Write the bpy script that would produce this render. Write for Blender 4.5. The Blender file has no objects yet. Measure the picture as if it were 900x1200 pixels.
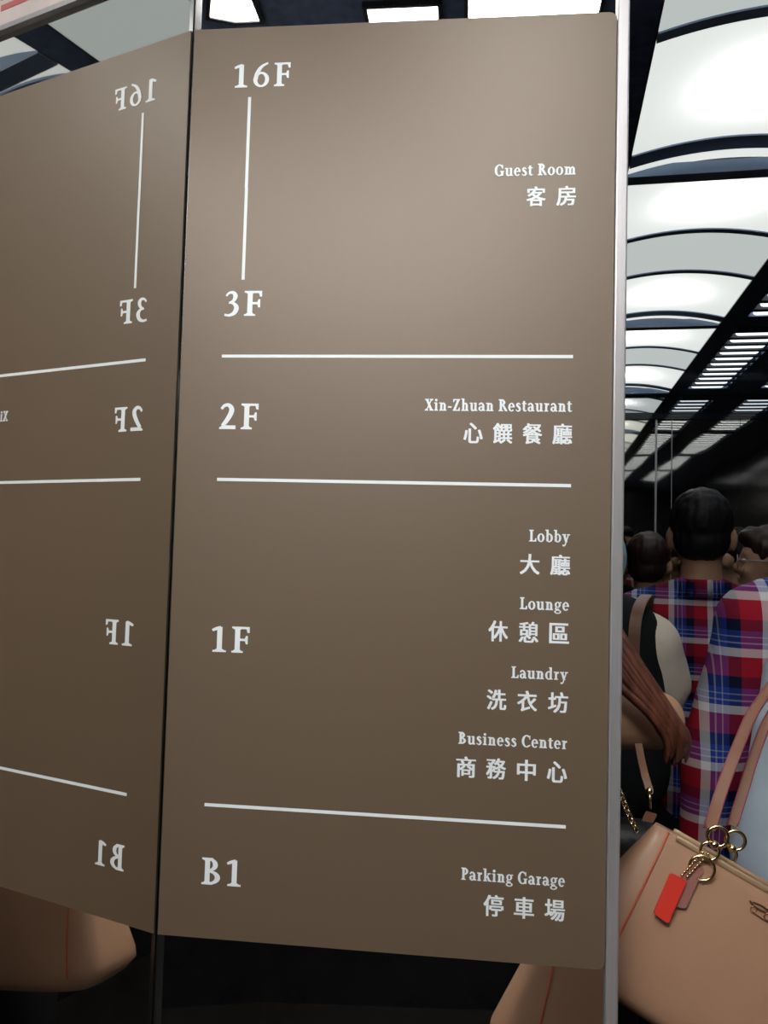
import bpy, bmesh, math, random
from mathutils import Vector, Matrix, noise

random.seed(7)
C = bpy.context.scene
COL = C.collection
PI = math.pi

# ------------------------------------------------------------------ camera
F_PX, W_PX, H_PX = 950.0, 900, 1200
R_CAM = Matrix(((0.99405335, 0.10537566, 0.02745754),
                (0.02171106, 0.05529829, -0.9982338),
                (-0.1067079, 0.99289379, 0.05268163)))       # world -> camera (x right, y down, z forward)
SIGN_BOTTOM = 1.08
CAM = Vector((0.28802853, -0.76467579, SIGN_BOTTOM + 0.36618268))
cd = bpy.data.cameras.new('camera'); cam = bpy.data.objects.new('camera', cd); COL.objects.link(cam)
cd.sensor_fit = 'VERTICAL'; cd.sensor_height = 36; cd.lens = 36 * F_PX / H_PX
cd.clip_start = 0.01
cam.matrix_world = Matrix.Translation(CAM) @ (R_CAM.transposed() @ Matrix.Diagonal((1, -1, -1))).to_4x4()
C.camera = cam
# ------------------------------------------------------------------ exposure, world
C.view_settings.view_transform = 'Standard'
C.view_settings.look = 'None'
C.view_settings.exposure = 0.0
C.view_settings.gamma = 1.0
C.view_settings.use_curve_mapping = False
C.cycles.max_bounces = 14
C.cycles.glossy_bounces = 8
C.cycles.sample_clamp_indirect = 6.0
wd = bpy.data.worlds.new('world'); C.world = wd; wd.use_nodes = True
wd.node_tree.nodes['Background'].inputs[0].default_value = (0.5, 0.55, 0.6, 1)
wd.node_tree.nodes['Background'].inputs[1].default_value = 0.02
# light strengths of the lift's own fittings, then of the added fill lights
LIT_PANEL, DIM_PANEL, SLOT_GLOW, BULB_W, DOWN_GLOW = 0.50, 0.44, 1.6, 1.1, 13.0
FILL_GLOW = 24.0
CEIL = CAM.z + 0.75

# ------------------------------------------------------------------ frames
A = math.radians(5.2)
EV = Vector((math.sin(A), math.cos(A), 0)); EU = Vector((math.cos(A), -math.sin(A), 0))
CAM0 = Vector((CAM.x, CAM.y, 0))
def car(u, v, z):                       # lift-car coordinates: u across, v deep, z up from the floor
    return CAM0 + EU * u + EV * v + Vector((0, 0, z))
def at(px, py, v):                      # pixel + depth in the car -> world point
    d = R_CAM.transposed() @ Vector(((px - 450) / F_PX, (py - 600) / F_PX, 1))
    return CAM + d * (v / d.dot(EV))
CARM = Matrix.Translation(CAM0) @ Matrix.Rotation(-A, 4, 'Z')

# ------------------------------------------------------------------ materials
def mat(name, col, rough=0.5, metal=0.0, spec=0.5, emit=None, estr=0.0, coat=0.0):
    m = bpy.data.materials.new(name); m.use_nodes = True
    b = m.node_tree.nodes['Principled BSDF']
    b.inputs['Base Color'].default_value = (*col, 1); b.inputs['Roughness'].default_value = rough
    b.inputs['Metallic'].default_value = metal; b.inputs['Specular IOR Level'].default_value = spec
    b.inputs['Coat Weight'].default_value = coat
    if emit: b.inputs['Emission Color'].default_value = (*emit, 1); b.inputs['Emission Strength'].default_value = estr
    return m
def nodes(m): return m.node_tree.nodes, m.node_tree.links, m.node_tree.nodes['Principled BSDF']
def vary(m, scale=30, amt=0.15, bump=0.0, bscale=None, stretch=None, dist=0.002):
    n, l, b = nodes(m)
    tc = n.new('ShaderNodeTexCoord'); src = tc.outputs['Object']
    if stretch:
        mp = n.new('ShaderNodeMapping'); mp.inputs['Scale'].default_value = stretch
        l.new(src, mp.inputs[0]); src = mp.outputs[0]
    t = n.new('ShaderNodeTexNoise'); t.inputs['Scale'].default_value = scale; t.inputs['Detail'].default_value = 4
    l.new(src, t.inputs['Vector'])
    c = b.inputs['Base Color'].default_value[:3]
    r = n.new('ShaderNodeValToRGB')
    r.color_ramp.elements[0].position = 0.3; r.color_ramp.elements[1].position = 0.7
    r.color_ramp.elements[0].color = (*[x * (1 - amt) for x in c], 1)
    r.color_ramp.elements[1].color = (*[min(1, x * (1 + amt)) for x in c], 1)
    l.new(t.outputs['Fac'], r.inputs[0]); l.new(r.outputs[0], b.inputs['Base Color'])
    if bump:
        t2 = n.new('ShaderNodeTexNoise'); t2.inputs['Scale'].default_value = bscale or scale; t2.inputs['Detail'].default_value = 3
        l.new(src, t2.inputs['Vector'])
        bp = n.new('ShaderNodeBump'); bp.inputs['Strength'].default_value = bump; bp.inputs['Distance'].default_value = dist
        l.new(t2.outputs['Fac'], bp.inputs['Height']); l.new(bp.outputs[0], b.inputs['Normal'])
    return m

M = {}
M['mirror'] = mat('mirror_tinted', (0.74, 0.74, 0.73), 0.015, 1.0)
M['mirror_left'] = mat('mirror_left', (0.82, 0.81, 0.79), 0.015, 1.0)
M['black_gloss'] = mat('black_gloss_panel', (0.012, 0.015, 0.022), 0.06, 0.0, 0.5)
M['ceiling'] = vary(mat('ceiling_dark_gloss', (0.13, 0.18, 0.30), 0.14, 0.0, 0.5), 60, 0.2)
M['rib'] = mat('rib_dark_blue', (0.20, 0.28, 0.42), 0.35, 0.2, 0.5)
M['dark_wall'] = vary(mat('wall_dark', (0.012, 0.012, 0.014), 0.15, 0.0, 0.4), 8, 0.2)
M['floor'] = vary(mat('floor_dark_stone', (0.012, 0.011, 0.010), 0.3), 12, 0.4)
M['steel'] = vary(mat('silver_trim', (0.47, 0.46, 0.48), 0.36, 0.6), 300, 0.06, stretch=(1, 1, 0.02))
M['sign'] = vary(mat('satin_bronze_plate', (0.128, 0.089, 0.056), 0.48, 0.10, 0.85), 900, 0.03, 0.05, 1200, dist=0.0003)
M['polished'] = mat('polished_steel', (0.55, 0.55, 0.56), 0.22, 1.0)
M['ink'] = mat('white_lettering', (0.80, 0.86, 0.90), 0.5)
M['down'] = mat('downlight_lens', (0.8, 0.8, 0.8), 0.4, emit=(1, 0.97, 0.92), estr=DOWN_GLOW)
M['rear'] = mat('fill_light_lens', (0.8, 0.8, 0.8), 0.4, emit=(1, 0.97, 0.93), estr=FILL_GLOW)  # glow of the fill lights added behind the viewer
M['paper'] = vary(mat('notice_paper', (0.80, 0.70, 0.69), 0.6), 40, 0.06)
M['red_ink'] = mat('notice_red_print', (0.62, 0.16, 0.16), 0.6)
M['slot'] = mat('slot_light', (0.8, 0.85, 0.9), 0.4, emit=(0.88, 0.95, 1.0), estr=SLOT_GLOW)
M['grille'] = mat('grille_black', (0.012, 0.014, 0.018), 0.3)
def door_mat():
    m = mat('door_black_mirror', (0.62, 0.60, 0.54), 0.03, 1.0)
    n, l, b = nodes(m)
    tc = n.new('ShaderNodeTexCoord'); mp = n.new('ShaderNodeMapping'); mp.inputs['Scale'].default_value = (2.6, 2.6, 1.6)
    t = n.new('ShaderNodeTexNoise'); t.inputs['Scale'].default_value = 1.6; t.inputs['Detail'].default_value = 1
    bp = n.new('ShaderNodeBump'); bp.inputs['Strength'].default_value = 0.035; bp.inputs['Distance'].default_value = 0.05
    l.new(tc.outputs['Object'], mp.inputs[0]); l.new(mp.outputs[0], t.inputs['Vector'])
    l.new(t.outputs['Fac'], bp.inputs['Height']); l.new(bp.outputs[0], b.inputs['Normal'])
    return m
M['door'] = door_mat()
M['transom'] = mat('transom_black_mirror', (0.5, 0.51, 0.53), 0.02, 1.0)
def diffuser(name, col, glow, trans):
    m = bpy.data.materials.new(name); m.use_nodes = True
    n, l = m.node_tree.nodes, m.node_tree.links
    n.remove(n['Principled BSDF']); out = n['Material Output']
    e = n.new('ShaderNodeEmission'); e.inputs[0].default_value = (*col, 1); e.inputs[1].default_value = glow
    t = n.new('ShaderNodeBsdfTranslucent'); t.inputs[0].default_value = (trans, trans, trans, 1)
    a = n.new('ShaderNodeAddShader'); l.new(e.outputs[0], a.inputs[0]); l.new(t.outputs[0], a.inputs[1])
    l.new(a.outputs[0], out.inputs[0]); return m
M['panel_lit'] = diffuser('diffuser_lit', (0.90, 0.94, 0.91), LIT_PANEL, 0.6)
M['panel_dim'] = diffuser('diffuser_dim', (0.88, 0.96, 0.94), DIM_PANEL, 0.25)
M['skin'] = vary(mat('skin', (0.50, 0.29, 0.19), 0.5, 0, 0.35), 25, 0.08)
M['skin_dark'] = vary(mat('skin_tan', (0.52, 0.30, 0.185), 0.5, 0, 0.35), 25, 0.08)
M['hair_black'] = vary(mat('hair_black', (0.010, 0.009, 0.010), 0.5, 0, 0.2), 90, 0.4, 0.6, 120, (1, 1, 0.15))
M['hair_brown'] = vary(mat('hair_dark_brown', (0.028, 0.013, 0.010), 0.45, 0, 0.35), 90, 0.4, 0.6, 120, (1, 1, 0.15))
M['hair_auburn'] = vary(mat('hair_auburn', (0.15, 0.050, 0.030), 0.42, 0, 0.4), 120, 0.45, 0.5, 160, (1, 1, 0.12))
M['lips'] = mat('lips', (0.42, 0.16, 0.13), 0.4)
M['eye_white'] = mat('eye_white', (0.75, 0.73, 0.7), 0.2)
M['iris'] = mat('iris', (0.03, 0.018, 0.012), 0.15)
def fabric(name, c, bump=0.5): return vary(mat(name, c, 0.85, 0, 0.2), 14, 0.07, bump, 7, dist=0.02)
M['cream'] = fabric('cream_cotton', (0.88, 0.80, 0.66))
M['vest'] = fabric('black_vest', (0.012, 0.014, 0.015))
M['black_cloth'] = fabric('black_cloth', (0.010, 0.010, 0.012))
M['dark_cloth'] = fabric('charcoal_cloth', (0.022, 0.018, 0.018))
M['denim'] = fabric('dark_denim', (0.018, 0.022, 0.035))
M['light_blue'] = fabric('light_blue_jersey', (0.56, 0.67, 0.80))
M['pink_cloth'] = fabric('dusty_pink', (0.36, 0.10, 0.15))
M['white_cloth'] = fabric('white_cotton', (0.7, 0.68, 0.68))
M['olive'] = fabric('olive_cloth', (0.30, 0.28, 0.16))
M['mask_blue'] = mat('mask_blue', (0.33, 0.62, 0.72), 0.8)
M['shoe'] = mat('shoe_black', (0.012, 0.012, 0.012), 0.4)
M['leather'] = vary(mat('nude_leather', (0.34, 0.195, 0.122), 0.42, 0, 0.45), 9, 0.07, 0.15, 400, dist=0.0006)
M['leather_strap'] = vary(mat('strap_leather', (0.20, 0.095, 0.054), 0.45, 0, 0.4), 30, 0.1)
M['maroon'] = mat('maroon_edge_paint', (0.22, 0.05, 0.055), 0.5)
M['piping'] = mat('orange_piping', (0.44, 0.08, 0.035), 0.4)
M['red_tag'] = mat('red_leather', (0.56, 0.030, 0.016), 0.4)
M['pink_tag'] = mat('pink_leather', (0.26, 0.11, 0.09), 0.5)
M['gold'] = mat('pale_gold', (0.75, 0.58, 0.33), 0.2, 1.0)
M['rim'] = mat('rim_gilt', (0.48, 0.33, 0.20), 0.4, 0.5)
M['emboss'] = mat('embossed_copper', (0.34, 0.17, 0.10), 0.25, 0.8)
M['black_leather'] = mat('black_leather', (0.010, 0.010, 0.011), 0.4)

def plaid(name, P=0.098):
    m = mat(name, (0.5, 0.1, 0.1), 0.85, 0, 0.15); n, l, b = nodes(m)
    tc = n.new('ShaderNodeTexCoord'); sp = n.new('ShaderNodeSeparateXYZ'); l.new(tc.outputs['Object'], sp.inputs[0])
    def band(out, ph, name):
        a = n.new('ShaderNodeMath'); a.operation = 'MULTIPLY_ADD'; a.inputs[1].default_value = 1 / P; a.inputs[2].default_value = ph
        f = n.new('ShaderNodeMath'); f.operation = 'FRACT'; l.new(out, a.inputs[0]); l.new(a.outputs[0], f.inputs[0])
        r = n.new('ShaderNodeValToRGB'); cr = r.color_ramp; cr.interpolation = 'CONSTANT'
        red, wht, blu, nav, lin = (0.40, 0.012, 0.03), (0.85, 0.85, 0.88), (0.022, 0.06, 0.34), (0.006, 0.008, 0.035), (0.4, 0.45, 0.65)
        stops = [(0, red), (0.34, wht), (0.49, blu), (0.57, lin), (0.595, blu), (0.68, lin), (0.70, blu), (0.80, nav)]
        cr.elements[0].position = 0; cr.elements[0].color = (*red, 1); cr.elements[1].position = 0.34; cr.elements[1].color = (*wht, 1)
        for p, c in stops[2:]: e = cr.elements.new(p); e.color = (*c, 1)
        l.new(f.outputs[0], r.inputs[0]); return r.outputs[0]
    bx = band(sp.outputs['X'], 0.22, 'x'); bz = band(sp.outputs['Z'], 0.1, 'z')
    mx = n.new('ShaderNodeMix'); mx.data_type = 'RGBA'; mx.inputs[0].default_value = 0.5
    l.new(bx, mx.inputs[6]); l.new(bz, mx.inputs[7]); l.new(mx.outputs[2], b.inputs['Base Color'])
    t2 = n.new('ShaderNodeTexNoise'); t2.inputs['Scale'].default_value = 7; t2.inputs['Detail'].default_value = 3
    l.new(tc.outputs['Object'], t2.inputs['Vector'])
    bp = n.new('ShaderNodeBump'); bp.inputs['Strength'].default_value = 0.5; bp.inputs['Distance'].default_value = 0.02
    l.new(t2.outputs['Fac'], bp.inputs['Height']); l.new(bp.outputs[0], b.inputs['Normal'])
    return m
M['plaid'] = plaid('red_blue_plaid')

# ------------------------------------------------------------------ object helpers
def link(name, me, m, parent=None, smooth=False):
    me.materials.clear()
    if m: me.materials.append(m)
    if smooth:
        for p in me.polygons: p.use_smooth = True
    o = bpy.data.objects.new(name, me); COL.objects.link(o)
    if parent: o.parent = parent
    return o
def obj(name, bm, m, parent=None, smooth=False, fix=True):
    if fix: bmesh.ops.recalc_face_normals(bm, faces=bm.faces)
    me = bpy.data.meshes.new(name); bm.to_mesh(me); bm.free()
    return link(name, me, m, parent, smooth)
def thing(name, label, cat, mw=None, group=None):
    o = bpy.data.objects.new(name, None); COL.objects.link(o); o.empty_display_size = 0.05
    if mw is not None: o.matrix_world = mw
    o['label'] = label; o['category'] = cat
    if group: o['group'] = group
    return o
def struct(o): o['kind'] = 'structure'; return o
def quad_box(bm, pts):                  # 8 points: 4 bottom, 4 top
    v = [bm.verts.new(p) for p in pts]
    for f in ((0, 1, 2, 3), (7, 6, 5, 4), (0, 4, 5, 1), (1, 5, 6, 2), (2, 6, 7, 3), (3, 7, 4, 0)): bm.faces.new([v[i] for i in f])
    return bm
def box(x0, x1, y0, y1, z0, z1, bm=None):
    bm = bm or bmesh.new()
    return quad_box(bm, [(x0, y0, z0), (x1, y0, z0), (x1, y1, z0), (x0, y1, z0), (x0, y0, z1), (x1, y0, z1), (x1, y1, z1), (x0, y1, z1)])
def rbox(x0, x1, y0, y1, z0, z1, r, seg=3, bm=None):
    b = box(x0, x1, y0, y1, z0, z1)
    bmesh.ops.bevel(b, geom=b.edges[:], offset=r, segments=seg, affect='EDGES', profile=0.5)
    if bm is None: return b
    me = bpy.data.meshes.new('t'); b.to_mesh(me); b.free(); bm.from_mesh(me); bpy.data.meshes.remove(me); return bm
def catmull(pts, n=6):
    out = []; P = [pts[0]] + list(pts) + [pts[-1]]
    for i in range(1, len(P) - 2):
        p0, p1, p2, p3 = P[i - 1], P[i], P[i + 1], P[i + 2]
        for k in range(n):
            t = k / n
            out.append(tuple(0.5 * (2 * b + (c - a) * t + (2 * a - 5 * b + 4 * c - d) * t * t + (-a + 3 * b - 3 * c + d) * t ** 3)
                             for a, b, c, d in zip(p0, p1, p2, p3)))
    out.append(tuple(pts[-1])); return out
def tube(bm, pts, rad, n=8, cap=True, flat=None, side=None):   # pts: Vectors, rad: number or list; flat = thickness ratio for straps
    pts = [Vector(p) for p in pts]; N = len(pts)
    rad = [rad] * N if not isinstance(rad, (list, tuple)) else rad
    rings = []; ref = side
    for i, p in enumerate(pts):
        t = (pts[min(i + 1, N - 1)] - pts[max(i - 1, 0)]).normalized()
        if ref is None: ref = Vector((0, 0, 1)) if abs(t.z) < 0.9 else Vector((1, 0, 0))
        a = (Vector(ref) - t * t.dot(Vector(ref))).normalized(); b = t.cross(a)
        if side is None: ref = a
        fl = flat if flat is not None else 1.0
        rings.append([bm.verts.new(p + a * (rad[i] * math.cos(2 * PI * k / n)) + b * (rad[i] * fl * math.sin(2 * PI * k / n))) for k in range(n)])
    for i in range(N - 1):
        for k in range(n): bm.faces.new((rings[i][k], rings[i][(k + 1) % n], rings[i + 1][(k + 1) % n], rings[i + 1][k]))
    if cap: bm.faces.new(rings[0][::-1]); bm.faces.new(rings[-1])
    return bm
def strap(bm, pts, w, t, side):         # flat strap: rectangular section, width along 'side'
    pts = [Vector(p) for p in pts]; N = len(pts); rings = []
    for i, p in enumerate(pts):
        d = (pts[min(i + 1, N - 1)] - pts[max(i - 1, 0)]).normalized()
        a = (Vector(side) - d * d.dot(Vector(side))).normalized(); b = d.cross(a)
        rings.append([bm.verts.new(p + a * sx * w / 2 + b * sy * t / 2) for sx, sy in ((-1, -1), (1, -1), (1, 1), (-1, 1))])
    for i in range(N - 1):
        for k in range(4): bm.faces.new((rings[i][k], rings[i][(k + 1) % 4], rings[i + 1][(k + 1) % 4], rings[i + 1][k]))
    bm.faces.new(rings[0][::-1]); bm.faces.new(rings[-1]); return bm
def ring(bm, c, R, r, nrm, n=24, m=8):
    c = Vector(c); nrm = Vector(nrm).normalized(); a = nrm.orthogonal().normalized(); b = nrm.cross(a)
    V = []
    for i in range(n):
        d = a * math.cos(2 * PI * i / n) + b * math.sin(2 * PI * i / n)
        V.append([bm.verts.new(c + d * (R + r * math.cos(2 * PI * k / m)) + nrm * r * math.sin(2 * PI * k / m)) for k in range(m)])
    for i in range(n):
        for k in range(m): bm.faces.new((V[i][k], V[(i + 1) % n][k], V[(i + 1) % n][(k + 1) % m], V[i][(k + 1) % m]))
    return bm
def ball(bm, c, r, rot=None, u=16, v=10):
    r = (r, r, r) if not isinstance(r, (tuple, list)) else r
    mw = Matrix.Translation(Vector(c)) @ (rot.to_4x4() if rot else Matrix()) @ Matrix.Diagonal((*r, 1))
    bmesh.ops.create_uvsphere(bm, u_segments=u, v_segments=v, radius=1, matrix=mw); return bm
def capsule(bm, p0, r0, p1, r1, n=14):
    p0, p1 = Vector(p0), Vector(p1); d = (p1 - p0)
    t = d.normalized() if d.length > 1e-6 else Vector((0, 0, 1))
    pts, rad = [], []
    for k in range(0, 5):
        an = PI / 2 * (k / 4); pts.append(p0 - t * r0 * math.cos(an) * 0.999); rad.append(max(r0 * math.sin(an), r0 * 0.05))
    for k in range(0, 5):
        an = PI / 2 * (k / 4); pts.append(p1 + t * r1 * math.sin(an) * 0.999); rad.append(max(r1 * math.cos(an), r1 * 0.05))
    tube(bm, pts, rad, n); return bm
def melt(bm, voxel, smooth=6, disp=None):   # many overlapping solids -> one continuous skin
    bmesh.ops.recalc_face_normals(bm, faces=bm.faces)
    me = bpy.data.meshes.new('t'); bm.to_mesh(me); bm.free()
    o = bpy.data.objects.new('t', me); COL.objects.link(o)
    r = o.modifiers.new('r', 'REMESH'); r.mode = 'VOXEL'; r.voxel_size = voxel; r.use_smooth_shade = True
    s = o.modifiers.new('s', 'SMOOTH'); s.factor = 0.5; s.iterations = smooth
    dg = bpy.context.evaluated_depsgraph_get(); ev = o.evaluated_get(dg)
    out = bpy.data.meshes.new_from_object(ev); bpy.data.objects.remove(o); bpy.data.meshes.remove(me)
    if disp:
        amp, sc = disp
        for v in out.vertices:
            v.co += v.normal * amp * noise.noise(Vector((v.co.x * sc[0], v.co.y * sc[1], v.co.z * sc[2])))
    return out

# ================================================================== the lift car
V_DOOR, U_R, V_BACK = 3.78, 1.30, -1.15
def carbox(u0, u1, v0, v1, z0, z1):
    b = box(u0, u1, v0, v1, z0, z1); b.transform(CARM); return b
struct(obj('floor', carbox(-0.75, U_R + .05, V_BACK - .05, V_DOOR + .05, -0.05, 0), M['floor']))
struct(obj('wall_right', carbox(U_R, U_R + .04, V_BACK, V_DOOR + .04, 0, CEIL + 0.12), M['dark_wall']))
struct(obj('wall_rear', carbox(-0.75, U_R, V_BACK - .04, V_BACK, 0, CEIL + 0.12), M['dark_wall']))
# left wall: tinted mirror that meets the sign panel at an open angle, then runs on behind it
LA = math.radians(10.4); LD = Vector((-math.sin(LA), -math.cos(LA), 0)); LN = Vector((-math.cos(LA), math.sin(LA), 0))
def slab(p, q, nrm, t, z0, z1):
    p, q = Vector(p), Vector(q); n = nrm * t; b = bmesh.new()
    return quad_box(b, [Vector((*a[:2], z)) for z in (z0, z1) for a in (p, q, q + n, p + n)])
c0 = Vector((-0.0016, 0.0, 0))
struct(obj('wall_left', slab(c0, c0 + LD * 1.9, LN, 0.03, 0, CEIL + .1), M['mirror_left']))
struct(obj('wall_outer', carbox(-0.75, -0.72, 0.70, V_DOOR + .04, 0, CEIL + 0.12), M['dark_wall']))
# sign pier: tinted mirror panel with a silver edge
W, H = 0.42, 0.8893
struct(obj('wall_back', box(0.0062, W - 0.004, 0.0035, 0.035, 0, CEIL + .1), M['mirror']))
struct(obj('trim_1', rbox(W - 0.0035, W + 0.0075, -0.004, 0.040, 0, CEIL + .1, 0.0015, 2), M['steel']))
struct(obj('trim_2', box(-0.0016, 0.0060, 0.0034, 0.035, 0, CEIL + .1), M['polished']))

# ceiling: dark glossy strips between the light fittings
VU0, VU1 = 0.145, 0.522          # vaulted light fitting
SL = [(0.588, 0.745), (0.882, 1.04)]
PITCH = 1.06
MODS = [1.64 + PITCH * k for k in range(-2, 2)]   # start of each module
us = [-0.75, VU0 - 0.004, VU1 + 0.004, SL[0][0], SL[0][1], SL[1][0], SL[1][1], U_R]
def merge(bms):
    out = bmesh.new()
    for b in bms:
        me = bpy.data.meshes.new('t'); b.to_mesh(me); b.free(); out.from_mesh(me); bpy.data.meshes.remove(me)
    return out
strips = [carbox(us[0], us[1], V_BACK, V_DOOR, CEIL, CEIL + .04)]
strips.append(carbox(us[2], us[3], V_BACK, V_DOOR, CEIL, CEIL + .04))
strips.append(carbox(us[4], us[5], V_BACK, V_DOOR, CEIL, CEIL + .04))
strips.append(carbox(us[6], us[7], V_BACK, V_DOOR, CEIL, CEIL + .04))
for u0, u1 in SL + [(VU0 - .004, VU1 + .004)]:
    strips.append(carbox(u0, u1, V_BACK, MODS[0] - 0.0, CEIL, CEIL + .04))
for k in range(4):
    for u0, u1 in SL: strips.append(carbox(u0, u1, MODS[k] + 0.925 + .02, MODS[k] + PITCH + (0.0 if k < 3 else 0.02), CEIL, CEIL + .04))
struct(obj('ceiling', merge(strips), M['ceiling']))

SAG = 0.026
def arch(u): t = (u - (VU0 + VU1) / 2) / ((VU1 - VU0) / 2); return CEIL + 0.002 + SAG * (1 - t * t)
def vault_strip(v0, v1, th, dz=0.0):
    b = bmesh.new(); N = 20; rows = []
    for z in (0, th):
        for v in (v0, v1):
            rows.append([b.verts.new(CARM @ Vector((VU0 + (VU1 - VU0) * i / N, v, arch(VU0 + (VU1 - VU0) * i / N) + z + dz))) for i in range(N + 1)])
    lo0, lo1, hi0, hi1 = rows
    for i in range(N):
        for a, c in ((lo0, lo1), (hi0, hi1), (lo0, hi0), (lo1, hi1)): b.faces.new((a[i], a[i + 1], c[i + 1], c[i]))
    b.faces.new((lo0[0], lo1[0], hi1[0], hi0[0])); b.faces.new((lo0[-1], lo1[-1], hi1[-1], hi0[-1]))
    return b
place = ['behind the viewer, over the rear of the lift', 'nearest the sign, cut by the top photo edge',
         'second from the top photo edge', 'last one before the black doors']
for k, m0 in enumerate(MODS):
    t = thing('ceiling_light', 'vaulted white ceiling light, ' + place[k], 'ceiling light', Matrix.Translation(car(0.333, m0 + .53, CEIL)), 'vaulted ceiling lights')
    inv = t.matrix_world.inverted()
    def part(name, b, m, sm=False):
        b.transform(inv); return obj(name, b, m, t, sm)
    bays = [(0.0, 0.31, 1), (0.332, 0.585, 0), (0.607, 0.945, 1)]
    for a, c, lit in bays:
        part('diffuser_panel', vault_strip(m0 + a, m0 + c, 0.003), M['panel_lit' if lit else 'panel_dim'], False)
    part('diffuser_panel', vault_strip(m0 + 0.992, m0 + 1.035, 0.003, 0.002), M['panel_lit'])
    for a, c in ((0.31, 0.332), (0.585, 0.607), (0.945, 0.992)):
        part('rib', vault_strip(m0 + a, m0 + c, 0.010, -0.003), M['rib'])
    part('tie_bar', carbox(VU0, VU1, m0 + 1.025, m0 + PITCH, CEIL - 0.002, CEIL + 0.022), M['rib'])
    for a, c, lit in bays:
        if lit and k > -1:
            ld = bpy.data.lights.new('bulb', 'AREA'); ld.shape = 'ELLIPSE'; ld.size = 0.10; ld.size_y = 0.05; ld.energy = BULB_W; ld.color = (1, 0.98, 0.95)
            lo = bpy.data.objects.new('bulb', ld); COL.objects.link(lo); lo.parent = t
            lo.location = inv @ car(0.333, m0 + (a + c) / 2, CEIL + 0.072); lo.rotation_euler = (0, 0, -A)
    part('housing', merge([carbox(VU0 - .003, VU1 + .003, m0, m0 + PITCH, CEIL + .115, CEIL + .12), carbox(VU0 - .004, VU0 - .001, m0, m0 + PITCH, CEIL, CEIL + .12),
                           carbox(VU1 + .001, VU1 + .004, m0, m0 + PITCH, CEIL, CEIL + .12)]), M['grille'])
for row, (u0, u1) in enumerate(SL):
    for k, m0 in enumerate(MODS):
        t = thing('louvre_light', ['slotted louvre light beside the vaulted panels, ', 'slotted louvre light in the outer row, '][row] +
                  ['over the rear of the lift', 'above the people nearest the sign', 'over the middle of the lift', 'last before the doors'][k], 'ceiling light',
                  Matrix.Translation(car((u0 + u1) / 2, m0 + .47, CEIL)), 'slotted louvre lights')
        inv = t.matrix_world.inverted()
        b = carbox(u0, u1, m0, m0 + 0.945, CEIL + 0.03, CEIL + .05); b.transform(inv); obj('housing', b, M['grille'], t)
        for j in range(11):
            v = m0 + 0.07 + 0.083 * j
            b = rbox(u0 + .012, u1 - .012, v, v + .047, CEIL + 0.001, CEIL + .03, 0.012, 3); b.transform(CARM); b.transform(inv)
            obj('slot_lamp', b, M['slot'], t)
        bb = []
        for j in range(12):
            v = m0 + 0.07 + 0.083 * j - 0.036
            bb.append(carbox(u0, u1, v + .005, v + .032, CEIL - 0.001, CEIL + .028))
        b = merge(bb); b.transform(inv); obj('blade', b, M['grille'], t)

# square downlights over the viewer's side, seen only in the mirrors; last one lengthened unseen to brighten the sign
for x0, x1, y0, y1 in ((-.10, -.022, -.302, -.20), (.132, .228, -.322, -.287), (.27, .445, -.54, -.266)):
    t = thing('downlight', 'small square white downlight facing the sign, seen only in the mirror', 'ceiling light', Matrix.Translation(((x0 + x1) / 2, (y0 + y1) / 2, CEIL)), 'square downlights over the viewer')
    inv = t.matrix_world.inverted()
    b = box(x0, x1, y0, y1, CEIL - .006, CEIL - .001); b.transform(inv); obj('lens', b, M['down'], t)
    b = merge([box(x0 - .006, x0, y0 - .006, y1 + .006, CEIL - .008, CEIL), box(x1, x1 + .006, y0 - .006, y1 + .006, CEIL - .008, CEIL), box(x0, x1, y0 - .006, y0, CEIL - .008, CEIL), box(x0, x1, y1, y1 + .006, CEIL - .008, CEIL)])
    b.transform(inv); obj('bezel', b, M['grille'], t)
for x0 in (-.30, -.05, .20):  # unseen fill lights, added to light the sign evenly from top to bottom
    t = thing('ceiling_light', 'large flat fill light added behind the viewer, out of view', 'ceiling light', Matrix.Translation((x0 + .115, -1.0, CEIL)), 'fill lights added behind the viewer')
    inv = t.matrix_world.inverted()
    b = box(x0, x0 + .23, -1.24, -.76, CEIL - .008, CEIL - .003); b.transform(inv); obj('lens', b, M['rear'], t)
    b = merge([box(x0 - .006, x0, -1.246, -.754, CEIL - .010, CEIL), box(x0 + .23, x0 + .236, -1.246, -.754, CEIL - .010, CEIL), box(x0, x0 + .23, -1.246, -1.24, CEIL - .010, CEIL), box(x0, x0 + .23, -.76, -.754, CEIL - .010, CEIL)])
    b.transform(inv); obj('bezel', b, M['grille'], t)
t = thing('ceiling_light', 'plain grey rectangular ceiling panel close above the sign, seen only in the left mirror', 'ceiling light', Matrix.Translation((.30, -.2, CEIL)))
inv = t.matrix_world.inverted()
b = box(.19, .41, -.262, -.135, CEIL - .005, CEIL - .001); b.transform(inv); obj('lens', b, M['panel_dim'], t)
b = merge([box(.187, .19, -.265, -.132, CEIL - .006, CEIL), box(.41, .413, -.265, -.132, CEIL - .006, CEIL), box(.19, .41, -.265, -.262, CEIL - .006, CEIL), box(.19, .41, -.135, -.132, CEIL - .006, CEIL)])
b.transform(inv); obj('bezel', b, M['grille'], t)
t = thing('notice_frame', 'pink notice in silver frame above the sign, seen in the left mirror', 'notice', Matrix.Translation((.27, 0, 2.046)))
inv = t.matrix_world.inverted()
b = merge([box(.10, .41, -.004, .0034, 2.046, 2.052), box(.10, .41, -.004, .0034, 2.176, 2.190), box(.10, .106, -.004, .0034, 2.052, 2.176), box(.404, .41, -.004, .0034, 2.052, 2.176)])
b.transform(inv); obj('frame', b, M['steel'], t)
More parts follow.
